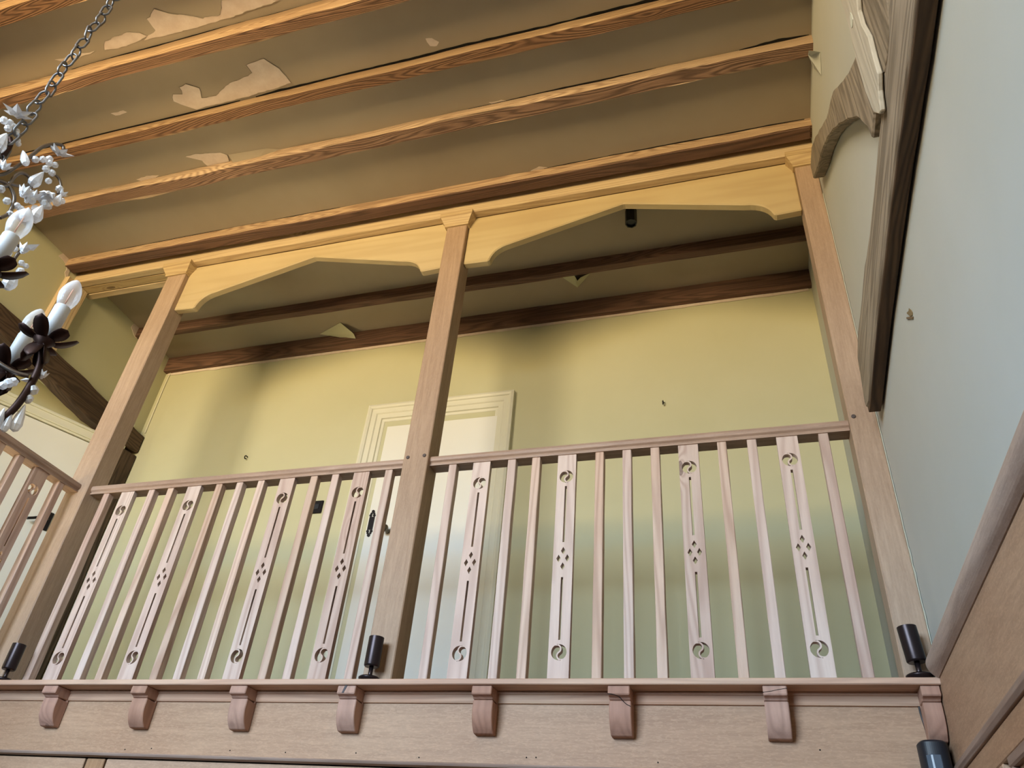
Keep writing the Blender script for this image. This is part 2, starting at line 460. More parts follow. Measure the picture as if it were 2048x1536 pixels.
# black strips on the ceiling, painted as the shade in gaps above joists
def gap_shade(y, xa, xb, wmax, seed):
    n = int((xb - xa) / .02); bm = bmesh.new(); A_ = []; B_ = []
    for i in range(n + 1):
        x = xa + (xb - xa) * i / n; e = min(1, i / 6, (n - i) / 6)
        wd = .001 + e * wmax * max(0, .55 + .9 * noise.noise(Vector((x * 2.3, seed, 0))) + .35 * noise.noise(Vector((x * 17, seed, 3))))
        A_.append(bm.verts.new((x, y + .006, ZC - .0012))); B_.append(bm.verts.new((x, y - wd, ZC - .0012)))
    for i in range(n): bm.faces.new((A_[i], A_[i + 1], B_[i + 1], B_[i]))
    o = link('gap_shade_line', bm, M['gap'], cl); m_ = o.modifiers.new('t', 'SOLIDIFY'); m_.thickness = .001
gap_shade(-.94, -2.3, .2, .012, 1); gap_shade(-.597, .2, .52, .02, 2); gap_shade(-.597, -1.2, -.2, .005, 3); gap_shade(-.13, -.9, .5, .006, 4); gap_shade(-.13, -3.9, -2.2, .003, 5); gap_shade(-.94, -3.9, -2.4, .002, 6); gap_shade(-1.325, -3.2, -1.8, .004, 7)
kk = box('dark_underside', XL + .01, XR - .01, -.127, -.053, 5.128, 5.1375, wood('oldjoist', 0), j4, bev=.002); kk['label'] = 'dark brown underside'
# end of the back joist let into the left wall, with ragged plaster
def ragged(name, pts, mat, parent, x=None, seed=1, thick=.003, axis=2, pos=0, rim=None):
    """thin ragged flake: outline refined and roughened, extruded by a few millimetres"""
    out = []
    n = len(pts)
    for i in range(n):
        a = Vector(pts[i]); b = Vector(pts[(i + 1) % n])
        k = max(2, int((b - a).length / .018))
        for j in range(k):
            p = a.lerp(b, j / k)
            d = noise.noise(Vector((p.x * 31 + seed, p.y * 31, seed * 2.3))) * .010
            out.append((p.x + d, p.y + d * .6))
    if rim:
        k = len(out); link('paint_edge', tube_bm([(p[0], p[1], pos - .001) for p in out[:int(k * .62)]], [.0012 + .0022 * abs(noise.noise(Vector((i * .31, seed, 0)))) for i in range(int(k * .62))], 5), rim, parent)
    return prism(name, out, axis, pos, pos + thick, mat, parent)
def ceil_patch(px, seed, mat='plaster', s=700 / 2048, o=(0, 0), th=.0018):
    pts = [at_z(o[0] + x * s, o[1] + y * s, ZC) for x, y in px]
    return ragged('plaster_patch', [(p.x, p.y) for p in pts], M[mat], cl, seed=seed, thick=th, pos=ZC - th, rim=M['ceil'] if len(px) > 5 else None)
ceil_patch([(868, 110), (905, 50), (985, 75), (1130, 92), (1182, 104), (1290, 84), (1300, 0), (1480, -20), (1640, 0), (1400, 85), (1150, 160), (935, 215), (845, 235), (905, 175)], 1)
ceil_patch([(610, 292), (618, 240), (740, 186), (812, 188), (862, 208), (800, 248), (700, 278)], 2)
ceil_patch([(1012, 590), (1014, 550), (1062, 548), (1052, 510), (1092, 490), (1168, 514), (1188, 572), (1262, 556), (1332, 490), (1480, 426), (1436, 378), (1548, 342), (1640, 402), (1704, 484), (1600, 520), (1400, 575), (1150, 640), (1060, 610)], 3)
ceil_patch([(1080, 915), (1150, 898), (1290, 890), (1334, 905), (1350, 960), (1225, 978), (1180, 938)], 4)
ceil_patch([(650, 662), (720, 645), (742, 655), (680, 676)], 5)
ceil_patch([(800, 1050), (860, 1030), (925, 1025), (905, 1045), (840, 1062)], 6)
ceil_patch([(530, 1135), (580, 1105), (640, 1095), (735, 1095), (690, 1120), (600, 1140)], 7)
ceil_patch([(330, 350), (440, 320), (560, 300), (470, 335), (380, 362)], 8)
ceil_patch([(735, 225), (770, 222), (815, 245), (800, 268), (760, 268)], 9, o=(600, 0))
ceil_patch([(1350, 1000), (1400, 975), (1490, 985), (1400, 1008)], 10, o=(600, 0))
ceil_patch([(1110, 600), (1180, 585), (1230, 592), (1130, 612)], 11, o=(600, 0))
# hanging flakes of paint
def flap(name, pts, mat, parent, sub=1):
    bm = bmesh.new(); vs = [bm.verts.new(p) for p in pts]; bm.faces.new(vs)
    o = link(name, bm, mat, parent)
    s = o.modifiers.new('thickness', 'SOLIDIFY'); s.thickness = .0025
    return o
Z = ZC
q = lambda x, y, z: at_z(x * 700 / 2048, y * 700 / 2048, z)
flap('paint_flake', [q(1335, 905, Z - .002), q(1560, 868, Z - .002), q(1745, 880, Z - .002), q(1660, 905, Z - .02), q(1500, 940, Z - .028), q(1375, 968, Z - .03)], M['ceil'], cl)
flap('paint_flake', [at_z(681, 645, Z - .002), at_z(640, 668, Z - .002), at_z(690, 676, Z - .04), at_z(716, 688, Z - .085), at_z(708, 668, Z - .05)], M['wall'], cl)
flap('paint_flake', [at_z(1125, 555, Z - .002), at_z(1148, 550, Z - .03), at_z(1155, 562, Z - .05), at_z(1160, 556, Z - .04), at_z(1182, 545, Z - .002), at_z(1155, 575, Z - .002)], M['wall'], cl)
flap('paint_flake', [at_x(1640, 105, XR - .003), at_x(1642, 150, XR - .003), at_x(1628, 137, XR - .01), at_x(1616, 110, XR - .05), at_x(1617, 102, XR - .055), at_x(1628, 103, XR - .03)], M['wall2'], wr)

# ------------------------------------------------------------------ header, posts, spandrels
hd = thing('header_beam', 'honey coloured pine header beam carried by the three gallery posts', 'beam', (-1.9, .06, 5.07))
kid(beam('front_beam', XL, XR, -.018, .032, 5.071, 5.199, wood('honey', 0), amp=.0015, ch=.003, seed=11), hd)
kid(beam('middle_beam', XL, XR, .036, .098, 5.071, 5.199, wood('honey', 0), amp=.0015, ch=.003, seed=12), hd)
kid(beam('rear_beam', XL, XR, .102, .152, 5.068, 5.199, wood('honey', 0), amp=.0015, ch=.003, seed=13), hd)

def capital(x0, x1, y0, y1, p, clip_hi=None):
    bm = bmesh.new(); rings = []
    for off, z in ((.006, 4.985), (.010, 4.985), (.012, 4.992), (.010, 4.997), (.013, 5.0), (.018, 5.012), (.027, 5.03), (.034, 5.044), (.038, 5.046), (.038, 5.0765), (.0, 5.0765)):
        a, b = x0 - off, x1 + off
        if clip_hi is not None: b = min(b, clip_hi)
        rings.append([bm.verts.new(v) for v in ((a, y0 - off, z), (b, y0 - off, z), (b, min(y1 + off, .03 if off else y1), z), (a, min(y1 + off, .03 if off else y1), z))])
    for r0, r1 in zip(rings, rings[1:]):
        for k in range(4):
            j = (k + 1) % 4; bm.faces.new((r0[k], r0[j], r1[j], r1[k]))
    bm.faces.new(rings[-1]); bm.faces.new(rings[0])
    return kid(link('capital', bm, wood('honey', 0)), p)
def post(label, x0, x1, pegs, clip=None):
    p = thing('gallery_post', label, 'post', ((x0 + x1) / 2, .057, 2.38))
    kid(box('shaft', x0, x1, 0, .115, 2.3815, 5.0705, wood('post', 2), bev=.004), p)
    capital(x0, x1, 0, .03, p, clip)
    for u, v in pegs:
        q_ = at_y(u, v, 0)
        b = tube_bm([(q_.x, .01, q_.z), (q_.x, -.003, q_.z), (q_.x, -.005, q_.z)], [.009, .009, .006], 10)
        kid(link('peg', b, M['peg']), p)
    return p
post('square oak post at the left end where the two balustrades meet', -3.487, -3.345, [])
post('square oak post in the middle of the gallery between the two spandrels', -1.513, -1.388, [(816, 915), (849, 911)])
post('square oak post standing against the right wall', .425, .528, [(1707, 833)], .53)
# flat pilaster on the left wall under the header's end
pl = beam('wall_pilaster', XL, XL + .045, -.085, .085, 4.47, 5.069, wood('honey', 2), amp=.002, ch=.004, n=4, axis=1)
tag(pl, 'short flat pine pilaster on the left wall under the header end', 'post')

def spandrel(label, pts):
    sp = thing('spandrel_board', label, 'board', ((pts[0][0] + pts[-1][0]) / 2, .065, 5.07))
    x0, x1 = pts[0][0], pts[-1][0]
    prof = [(x0, 5.07)] + pts + [(x1, 5.07)]
    kid(prism('board', prof, 1, .03, .076, wood('panel', 0), bev=.006), sp)
    return sp
def arc(a, b, c, n=7):
    """quadratic curve from a to b bending towards c"""
    return [tuple((1 - t) ** 2 * a[i] + 2 * t * (1 - t) * c[i] + t * t * b[i] for i in (0, 1)) for t in [k / n for k in range(n + 1)]]
def span_profile(x0, x1, pk):
    L = [(x0 + .001, 4.697), (x0 + .150, 4.690)]
    a = arc((x0 + .158, 4.70), (x0 + .27, 4.803), (x0 + .175, 4.785))
    b = arc((x1 - .27, 4.803), (x1 - .138, 4.70), (x1 - .165, 4.79))
    return L + a + [(pk, 4.975)] + b + [(x1 - .13, 4.690), (x1 - .001, 4.697)]
spandrel('yellow pine spandrel board with a shallow pointed arch left of the middle post', span_profile(-3.345, -1.513, -2.41))
spandrel('yellow pine spandrel board with a shallow pointed arch right of the middle post', span_profile(-1.388, .425, -.475))

# ------------------------------------------------------------------ sill, fascia, corbels
sl = thing('gallery_sill', 'pinkish pine sill board along the foot of the balustrade', 'sill', (-1.4, 0, 2.36))
kid(beam('sill_board', -3.56, XR - .002, -.10, .16, 2.36, 2.381, wood('sill', 0), amp=.0012, ch=.003, seed=21, n=70), sl)
kid(beam('sill_board', -3.56, -3.31, -3.2, -.101, 2.36, 2.381, wood('sill', 1), amp=.0012, ch=.003, seed=22, axis=1), sl)
fa = thing('gallery_fascia', 'wide oak fascia board under the sill with pale flecked grain', 'board', (-1.5, 0, 2.11))
kid(box('board', -3.43, XR - .03, .0, .04, 2.118, 2.3595, wood('fascia', 0), bev=.002), fa)
kid(box('board', -3.44, -3.40, -3.2, .0, 2.118, 2.3595, wood('fascia', 1), bev=.002), fa)
kid(prism('cornice_strip', [(0, 2.359), (-.014, 2.359), (-.014, 2.350), (-.010, 2.348), (-.012, 2.326), (-.009, 2.319), (0, 2.318)], 0, -3.44, XR - .03, wood('sill', 0)), fa)
kid(prism('cornice_strip', [(-3.40, 2.359), (-3.386, 2.359), (-3.386, 2.35), (-3.39, 2.348), (-3.388, 2.326), (-3.391, 2.319), (-3.40, 2.318)], 1, -3.2, -.0005, wood('sill', 1)), fa)
kid(prism('base_moulding', [(.02, 2.119), (-.004, 2.119), (-.008, 2.114), (-.004, 2.108), (.02, 2.104)], 0, -3.43, XR - .03, wood('rail', 0)), fa)

CP = [(0, 2.3595), (-.09, 2.3595), (-.092, 2.330), (-.088, 2.328), (-.072, 2.324), (-.066, 2.317), (-.012, 2.318), (-.012, 2.312), (-.066, 2.3162),
      (-.066, 2.295), (-.066, 2.275), (-.060, 2.25), (-.048, 2.228), (-.030, 2.21), (0, 2.208)]
CP = CP[:10] + [(p.x, p.y) for p in smooth_pts([(y, z, 0) for y, z in CP[9:14]], 4)][1:] + CP[14:]
corb = None
CL = ['small pine corbel under the sill below the left uplight, first from the left',
      'second pine corbel from the left under the sill, over the panel joint',
      'reddish pine corbel third from the left under the sill',
      'pine corbel with a dark stripe on its block, below the middle uplight',
      'plain brown pine corbel just right of the middle uplight under the sill',
      'pine corbel with a dark curved crack, between the middle and right uplights',
      'pinkish corbel with a crack across its block, nearest but one to the right wall',
      'last corbel wedged against the right wall above the black sensor']
for i, x in enumerate((-2.936, -2.474, -1.997, -1.521, -.980, -.486, .022, .500)):
    if corb is None:
        corb = prism('corbel', CP, 0, -.0375, .0375, wood('corbel', 2), bev=.003); o = corb
    else:
        o = corb.copy(); C.objects.link(o)
    if i == 7:
        o.scale.x = .72
        x = .4775
    o.location = (x, -.0005, random.uniform(-.0006, 0))
    o.location.z = 0
    tag(o, CL[i], 'corbel', 'corbels under the gallery sill')
for o in [o for o in C.objects if o.get('category') == 'corbel']:
    if o['label'].startswith('pine corbel with a dark curved'):
        link('crack', tube_bm(smooth_pts([(-.0377, -.0925, 2.3315), (-.015, -.0905, 2.3285), (0, -.077, 2.3245), (.012, -.067, 2.313), (.024, -.0665, 2.303), (.037, -.0665, 2.297)], 4), .0013, 5), M['gap'], o)
    if o['label'].startswith('pinkish corbel'):
        link('crack', tube_bm([(-.0377, -.0915, 2.337), (-.01, -.0912, 2.341), (.012, -.0909, 2.346), (.0377, -.0906, 2.350)], .001, 5), M['gap'], o)
    if o['label'].startswith('pine corbel with a dark stripe'):
        link('dark_stripe', prism_bm([(-.016, 2.3315), (-.007, 2.3315), (.002, 2.3585), (-.007, 2.3585)], 1, -.0926, -.0895), plain('blue_grey_stain', (92, 86, 88), .8), o)
for u, v in ((250, 1499), (303, 1497), (460, 1501), (571, 1505), (712, 1506), (838, 1515), (1053, 1515), (1072, 1515), (1316, 1525), (1640, 1500)):
    p = at_y(u, v, 0)
    kid(link('nail', tube_bm([(p.x, .002, p.z), (p.x, -.001, p.z)], .0026, 6), M['gap'], None), fa)

# ------------------------------------------------------------------ balustrades
RZ0, RZ1 = 3.378, 3.432
RAILP = [(.030, RZ0), (.029, 3.384), (.034, 3.388), (.032, 3.393), (.024, 3.400), (.022, 3.412), (.026, 3.424), (.038, 3.4315), (.066, 3.4335), (.09, 3.4315), (.102, 3.42), (.102, 3.40), (.097, 3.388), (.097, RZ0)]
BH = RZ0 - 2.3812
def teardrop(cx, cz, rad, ang, flip):
    """two comma shaped cut-outs split by an S bar"""
    wv = .003; out = []
    n = 12
    base = []
    for k in range(n + 1):                       # outer left arc, top to bottom
        a = R(97 + (256 - 97) * k / n); base.append((rad * math.cos(a), rad * math.sin(a)))
    for k in range(1, n):                        # lower bulge into this half, going up
        a = R(262 - (262 - 96) * k / n); rr = rad / 2 + wv
        base.append((rr * math.cos(a) * .92, -rad / 2 + rr * math.sin(a)))
    for k in range(1, n):                        # upper half-disc of this side
        a = R(-88 + (88 + 84) * k / n); rr = rad / 2 - wv
        base.append((rr * math.cos(a) * .92, rad / 2 + rr * math.sin(a)))
    for m in (0, 180):
        A_ = R(ang + m); pl_ = []
        for (x, z) in base:
            X, Y_ = x * math.cos(A_) - z * math.sin(A_), x * math.sin(A_) + z * math.cos(A_)
            if flip: X = -X
            pl_.append((cx + X, cz + Y_))
        out.append(pl_)
    return out
def pierced_mesh(flip):
    """flat splat with cut-outs, made from filled 2-D curve outlines"""
    cu = bpy.data.curves.new('splat', 'CURVE'); cu.dimensions = '2D'; cu.fill_mode = 'BOTH'; cu.extrude = .0125
    hw = .041
    def spl(pts):
        s = cu.splines.new('POLY'); s.points.add(len(pts) - 1)
        for p, (x, y) in zip(s.points, pts): p.co = (x, y, 0, 1)
        s.use_cyclic_u = True
    z = lambda a: a - 2.3812
    spl([(-hw, 0), (hw, 0), (hw, BH), (-hw, BH)])
    for zc in (3.269, 2.515):
        for pl_ in teardrop(0, z(zc), .0300, 28, flip): spl(pl_)
    for a, b in ((2.962, 3.222), (2.561, 2.811)):
        spl([(-.0045, z(a)), (.0045, z(a)), (.0045, z(b)), (-.0045, z(b))])
    for dx, zc in ((0, 2.924), (0, 2.857), (-.018, 2.891), (.018, 2.891)):
        spl([(dx - .0092, z(zc)), (dx, z(zc) - .0165), (dx + .0092, z(zc)), (dx, z(zc) + .0165)])
    o = bpy.data.objects.new('splat', cu); C.objects.link(o)
    bpy.context.view_layer.update()
    me = bpy.data.meshes.new_from_object(o.evaluated_get(bpy.context.evaluated_depsgraph_get()))
    bpy.data.objects.remove(o)
    me.transform(Matrix.Rotation(R(90), 4, 'X'))
    me.name = 'pierced_baluster'; me.materials.clear(); me.materials.append(wood('pink', 2))
    return me
PM = {False: pierced_mesh(False), True: pierced_mesh(True)}
def stick_mesh(mat, seed):
    bm = bmesh.new(); rings = []; n = 24; hw, hd_ = .0185, .019
    for i in range(n + 1):
        zz = BH * i / n; r_ = []
        for sx, sy in ((-1, -1), (1, -1), (1, 1), (-1, 1)):
            for cx, cy in (((1, 0), (0, 1)) if sx * sy < 0 else ((0, 1), (1, 0))):
                px = sx * (hw - .0022 * cx); py = sy * (hd_ - .0022 * cy)
                d = noise.noise(Vector((zz * 5 + seed * 7, sx * 3, sy * 5))) * .0012
                r_.append(bm.verts.new((px + d, py + d, zz)))
        rings.append(r_)
    for a, b in zip(rings, rings[1:]):
        for k in range(8):
            j = (k + 1) % 8; bm.faces.new((a[k], a[j], b[j], b[k]))
    bm.faces.new(rings[0]); bm.faces.new(rings[-1])
    bmesh.ops.recalc_face_normals(bm, faces=bm.faces[:])
    me = bpy.data.meshes.new('baluster'); bm.to_mesh(me); bm.free(); me.materials.append(mat)
    return me
SM = [stick_mesh(wood(k, 2), s) for s, k in enumerate(('pink', 'tan', 'pink', 'tan'))]
def baluster(parent, x, y, kind, flip=False, rot=0, i=0):
    o = bpy.data.objects.new('pierced_baluster' if kind == 'p' else 'baluster', PM[flip] if kind == 'p' else SM[i % 4])
    C.objects.link(o); o.parent = parent
    o.location = Vector((x, y, 2.3812)) - parent.location; o.rotation_euler.z = rot
    return o
bal_l = thing('balustrade', 'pale wooden balustrade with pierced slats between left and middle posts', 'balustrade', (-2.43, .06, 2.381))
kid(prism('handrail', RAILP, 0, -3.344, -1.5135, wood('hrail', 0)), bal_l)
for i, (x, k, f) in enumerate(((-3.239, 'b', 0), (-3.098, 'p', 1), (-2.948, 'b', 0), (-2.830, 'b', 0), (-2.684, 'p', 1), (-2.536, 'b', 0), (-2.415, 'b', 0), (-2.291, 'b', 0),
                               (-2.142, 'p', 0), (-1.994, 'b', 0), (-1.878, 'b', 0), (-1.738, 'p', 1), (-1.596, 'b', 0))):
    baluster(bal_l, x, .054 if k == 'b' else .048, k, bool(f), i=i)
bal_r = thing('balustrade', 'pale wooden balustrade with pierced slats between middle and right posts', 'balustrade', (-.48, .06, 2.381))
kid(prism('handrail', RAILP, 0, -1.3875, .4245, wood('hrail', 0)), bal_r)
for i, (x, k, f) in enumerate(((-1.274, 'b', 0), (-1.132, 'p', 1), (-.989, 'b', 0), (-.876, 'b', 0), (-.734, 'p', 0), (-.590, 'b', 0), (-.471, 'b', 0), (-.351, 'b', 0),
                               (-.212, 'p', 0), (-.074, 'b', 0), (.046, 'b', 0), (.184, 'p', 0), (.324, 'b', 0))):
    baluster(bal_r, x, .054 if k == 'b' else .048, k, bool(f), i=i + 2)
bal_b = thing('balustrade', 'return balustrade running towards the viewer from the left post', 'balustrade', (-3.43, -1.5, 2.381))
prof = [(-3.40 - (y - .03), z) for y, z in RAILP]
kid(prism('handrail', prof, 1, -3.2, -.001, wood('rail', 1)), bal_b)
ys = [-.105, -.235, -.375, -.497, -.62, -.75, -.88, -1.0, -1.13, -1.27, -1.4, -1.52, -1.64, -1.78, -1.92, -2.05, -2.18, -2.3, -2.42, -2.55]
for i, y in enumerate(ys):
    k = 'p' if i % 3 == 1 else 'b'
    baluster(bal_b, -3.426, y, k, False, R(90), i)

# ------------------------------------------------------------------ door and fittings on the back wall
d1 = struct(box('door_1', -2.225, -1.44, YB - .012, YB - .002, ZG, 4.33, M['white']), 'white painted door in the back wall behind the middle post')
def arch_profile(o):
    return [(0, 0), (0, .034), (.012, .040), (.022, .040), (.030, .030), (.060, .026), (.075, .024), (.080, .016), (.095, .014), (.098, .0)]
def architrave(parent):
    prof = [(0, 0), (0, .036), (.016, .042), (.030, .036), (.034, .028), (.066, .026), (.072, .018), (.104, .016), (.108, .006), (.125, .004), (.128, 0)]
    bm = bmesh.new()
    xo0, xo1, zt = -2.385, -1.352, 4.505
    path = [(xo0, ZG, 1, 0), (xo0, zt, 1, -1), (xo1, zt, -1, -1), (xo1, ZG, -1, 0)]
    rings = []
    for x, z, sx, sz in path:
        rings.append([bm.verts.new((x + sx * a, YB - d - .0005, z + sz * a)) for a, d in prof])
    for a, b in zip(rings, rings[1:]):
        for k in range(len(prof) - 1):
            bm.faces.new((a[k], a[k + 1], b[k + 1], b[k]))
    return link('architrave', bm, M['cream'], parent)
architrave(d1)
bm = bmesh.new()
z0, z1, xc = 3.545, 3.70, -2.198
box_bm(xc - .017, xc + .017, YB - .018, YB - .0125, z0 + .035, z1 - .035, bm)
for zc, sg in ((z1 - .03, 1), (z0 + .03, -1)):
    for dx, dz, r_ in ((-.012, .005, .009), (.012, .005, .009), (-.009, .018, .007), (.009, .018, .007), (0, .032, .010)):
        nb = lathe_bm([(0, -.003), (r_, -.003), (r_, .003), (0, .003)], 10); nb.transform(Matrix.Translation((xc + dx, YB - .0155, zc + sg * dz)) @ Matrix.Rotation(R(90), 4, 'X'))
        tmp = bpy.data.meshes.new('t'); nb.to_mesh(tmp); nb.free(); bm.from_mesh(tmp); bpy.data.meshes.remove(tmp)
link('lock_plate', bm, M['black'], d1)
kn = lathe_bm([(0, 0), (.013, 0), (.013, .006), (.008, .012), (.008, .03), (.02, .038), (.024, .05), (.019, .062), (0, .066)], 14)
kn.transform(Matrix.Translation((-2.075, YB - .012, 3.562)) @ Matrix.Rotation(R(90), 4, 'X'))
link('knob', kn, M['brass'], d1, True)
sw = thing('light_switch', 'black light switch plate on the back wall left of the white door', 'switch', (-2.616, YB, 3.766))
kid(box('plate', -2.67, -2.572, YB - .010, YB - .0005, 3.722, 3.812, M['black'], bev=.004), sw)
kid(box('rocker', -2.648, -2.594, YB - .015, YB - .010, 3.748, 3.786, M['plastic'], bev=.002), sw)
def hook(name, label, p, ax, parent=None):
    q0 = Vector(p)
    pts = [q0, q0 + Vector((0, -.02, 0)), q0 + Vector((0, -.03, -.012)), q0 + Vector((0, -.022, -.024)), q0 + Vector((0, -.012, -.018))]
    return tag(link(name, tube_bm(smooth_pts(pts, 3), .004, 6), M['black'], None, True), label, 'hook')
hook('wall_hook', 'tiny black hook left in the back wall above the left balustrade', (-3.267, YB - .0005, 4.20), 1)
hook('wall_hook', 'tiny black hook left high on the back wall right of the door', (-.413, YB - .0005, 4.31), 1)
cb = tag(link('cable', tube_bm(smooth_pts([at_y(366, 722, YB - .006), at_y(350, 725, YB - .006), at_y(344, 740, YB - .006), at_y(332, 765, YB - .006), at_y(315, 805, YB - .006), at_y(290, 866, YB - .006)], 5), .0045, 6), M['cream'], None, True),
         'thin cream cable running down the back left corner', 'cable')
# white filler along the bottom of the wall joist and beside the right post
bm = bmesh.new(); n = 120; top = []; bot = []
for i in range(n + 1):
    x = XL + .02 + (XR - XL - .04) * i / n
    top.append(bm.verts.new((x, YB - .003, 5.068))); bot.append(bm.verts.new((x, YB - .003, 5.046 + noise.noise(Vector((x * 9, 2, 0))) * .008)))
for i in range(n): bm.faces.new((top[i], top[i + 1], bot[i + 1], bot[i]))
o = link('filler_strip', bm, M['plaster'], wb); s = o.modifiers.new('t', 'SOLIDIFY'); s.thickness = .002
bm = bmesh.new(); top = []; bot = []; n = 140
for i in range(n + 1):
    z = 2.42 + (4.75 - 2.42) * i / n
    top.append(bm.verts.new((XR - .002, 0.006, z)))
    bot.append(bm.verts.new((XR - .002, -.006 - abs(noise.noise(Vector((z * 14, 5, 0)))) * .02, z)))
for i in range(n): bm.faces.new((top[i], top[i + 1], bot[i + 1], bot[i]))
o = link('filler_strip', bm, M['caulk'], wr); s = o.modifiers.new('t', 'SOLIDIFY'); s.thickness = .002
for sd, px in ((21, ((118, 512), (134, 500), (150, 512), (146, 530), (138, 548), (132, 575), (126, 600), (117, 604), (128, 560), (133, 530))), (22, ((262, 655), (273, 643), (290, 648), (290, 680), (270, 676)))):
    pp = [at_x(u, v, XL) for u, v in px]
    ragged('plaster_patch', [(p.y, p.z) for p in pp], M['plaster'], wl, seed=sd, axis=0, pos=XL + .0005, thick=.0025)
# chipped patch on the right wall
pts = [at_x(1780 + x / 15.36, 580 + y / 15.36, XR) for x, y in ((600, 560), (650, 600), (690, 700), (690, 790), (640, 800), (600, 770), (540, 720), (535, 690), (590, 640))]
ragged('wall_chip', [(p.y, p.z) for p in pts], plain('chipped_brown', (150, 128, 88), .9), wr, seed=3, axis=0, pos=XR - .002, thick=.0025)
pts = [at_x(1780 + x / 15.36, 580 + y / 15.36, XR) for x, y in ((540, 840), (560, 825), (725, 825), (725, 890), (560, 890))]
ragged('wall_chip', [(p.y, p.z) for p in pts], plain('wall_plug', (128, 104, 72), .8), wr, seed=9, axis=0, pos=XR - .004, thick=.0045)

# ------------------------------------------------------------------ old timbers on the right wall
def rough_prism(name, pts, x0, x1, mat, parent=None, seed=1, amp=.006, step=.03, bev=.006):
    out = []; n = len(pts)
    for i in range(n):
        a = Vector(pts[i]); b = Vector(pts[(i + 1) % n]); k = max(1, int((b - a).length / step))
        for j in range(k):
            p = a.lerp(b, j / k)
            d = Vector((noise.noise(Vector((p.x * 9, p.y * 9, seed))), noise.noise(Vector((p.x * 9, p.y * 9, seed + 40))))) * amp
            out.append((p.x + d.x, p.y + d.y))
    return prism(name, out, 0, x0, x1, mat, parent, bev=bev)
top = [(-.13, 3.37), (-.12, 3.40), (-.19, 3.575), (-.31, 3.60), (-.516, 3.587), (-.681, 3.588), (-.85, 3.562), (-1.05, 3.556), (-1.26, 3.56), (-1.31, 3.555), (-1.44, 3.57), (-1.63, 3.58), (-2.2, 3.60), (-3.0, 3.6), (-3.0, 3.37)]
tb = thing('tie_beam', 'long weathered oak beam fixed level along the right wall', 'beam', (XR, -1, 3.37))
kid(rough_prism('timber', top + [(-1.6, 3.355), (-1.2, 3.376), (-.7, 3.378), (-.5, 3.370), (-.2, 3.35)], .474, .520, wood('grey', 1), seed=2), tb)
kid(rough_prism('underside_board', [(-.134, 3.347), (-.2, 3.345), (-.5, 3.363), (-.7, 3.371), (-1.2, 3.369), (-1.6, 3.349), (-3.0, 3.362), (-3.0, 3.40), (-.134, 3.40)], .479, .521, wood('brown', 1), seed=2, amp=.003, bev=.002), tb)['label'] = 'unbleached brown underside, darkened for shade'  # brown wood, its tone also carrying the shade under the beam
kid(rough_prism('gap_shade_back', [(-.13, 3.382), (-.15, 3.5), (-3.0, 3.5), (-3.0, 3.385)], .519, .5285, M['gap'], seed=6, amp=.004, bev=0), tb)  # black strip painted for the shadow gap between beam and wall
kn_f = [(-1.236, 3.96), (-1.146, 4.033), (-.91, 4.288), (-.705, 4.414), (-.418, 4.675), (-.271, 4.788), (-.142, 4.805), (-.137, 4.707), (-.23, 4.65), (-.319, 4.583), (-.45, 4.51), (-.56, 4.425), (-.66, 4.345), (-.753, 4.256), (-.87, 4.13), (-.991, 3.991), (-1.085, 3.866), (-1.166, 3.709), (-1.17, 3.64), (-1.24, 3.64), (-1.36, 3.64), (-1.40, 3.85)]
tag(rough_prism('knee_brace', [(y, z) for y, z in kn_f], .475, .5285, wood('grey', 2), seed=5, amp=.007),
    'curved weathered oak knee brace rising on the right wall above the level beam', 'brace')
def outline(px, x): return [(p.y, p.z) for p in (at_x(1660 + a / 3.84, b / 3.84, x) for a, b in px)]
rs = tag(rough_prism('raking_strut', outline([(20, -260), (60, -80), (80, 0), (110, 90), (150, 230), (190, 420), (230, 560), (270, 700), (318, 830), (340, 868), (378, 878), (386, 850), (368, 700), (364, 560), (330, 440), (290, 285), (240, 190), (212, 90), (205, 0), (190, -260)], .456), .456, .470, wood('pale', 2), seed=8, amp=.004, bev=.003),
    'pale scraped timber strut at the top right with a white paint chip', 'strut')
cp_ = outline([(158, 100), (170, 108), (178, 150), (176, 200), (170, 214), (160, 180), (156, 130)], .456)
ragged('paint_chip', cp_, M['caulk'], rs, seed=31, axis=0, pos=.4545, thick=.002)
tag(rough_prism('wall_stud', outline([(180, -260), (195, 0), (230, 250), (330, 560), (372, 580), (420, 570), (440, 440), (452, 250), (448, 100), (440, 0), (430, -260)], .472), .472, .4985, wood('grey', 2), seed=9, amp=.005),
    'brown grey upright timber behind the pale strut at the top right', 'strut')
# dark timbers at the left
lt = thing('left_tie_beam', 'dark old oak beam along the left wall over the door recess', 'beam', (XL, 0, 4.4))
lt.name = 'tie_beam'
kid(rough_prism('timber', [(1.028, 4.465), (.8, 4.49), (.593, 4.502), (.3, 4.53), (.02, 4.541), (-.399, 4.55), (-1.4, 4.6), (-1.4, 4.43), (-.286, 4.385), (0, 4.362), (.153, 4.35), (.40, 4.318), (.537, 4.305), (.8, 4.305), (1.028, 4.325)], XL - .04, XL + .06, wood('brown', 1), seed=12, amp=.008, bev=.01), lt)
tag(rough_prism('corner_post', [(1.028, 2.38), (1.028, 4.305), (.8, 4.275), (.80, 2.38)], XL + .001, XL + .06, wood('brown', 2), seed=13, amp=.008, bev=.01),
    'dark old oak post in the back left corner of the gallery', 'post')

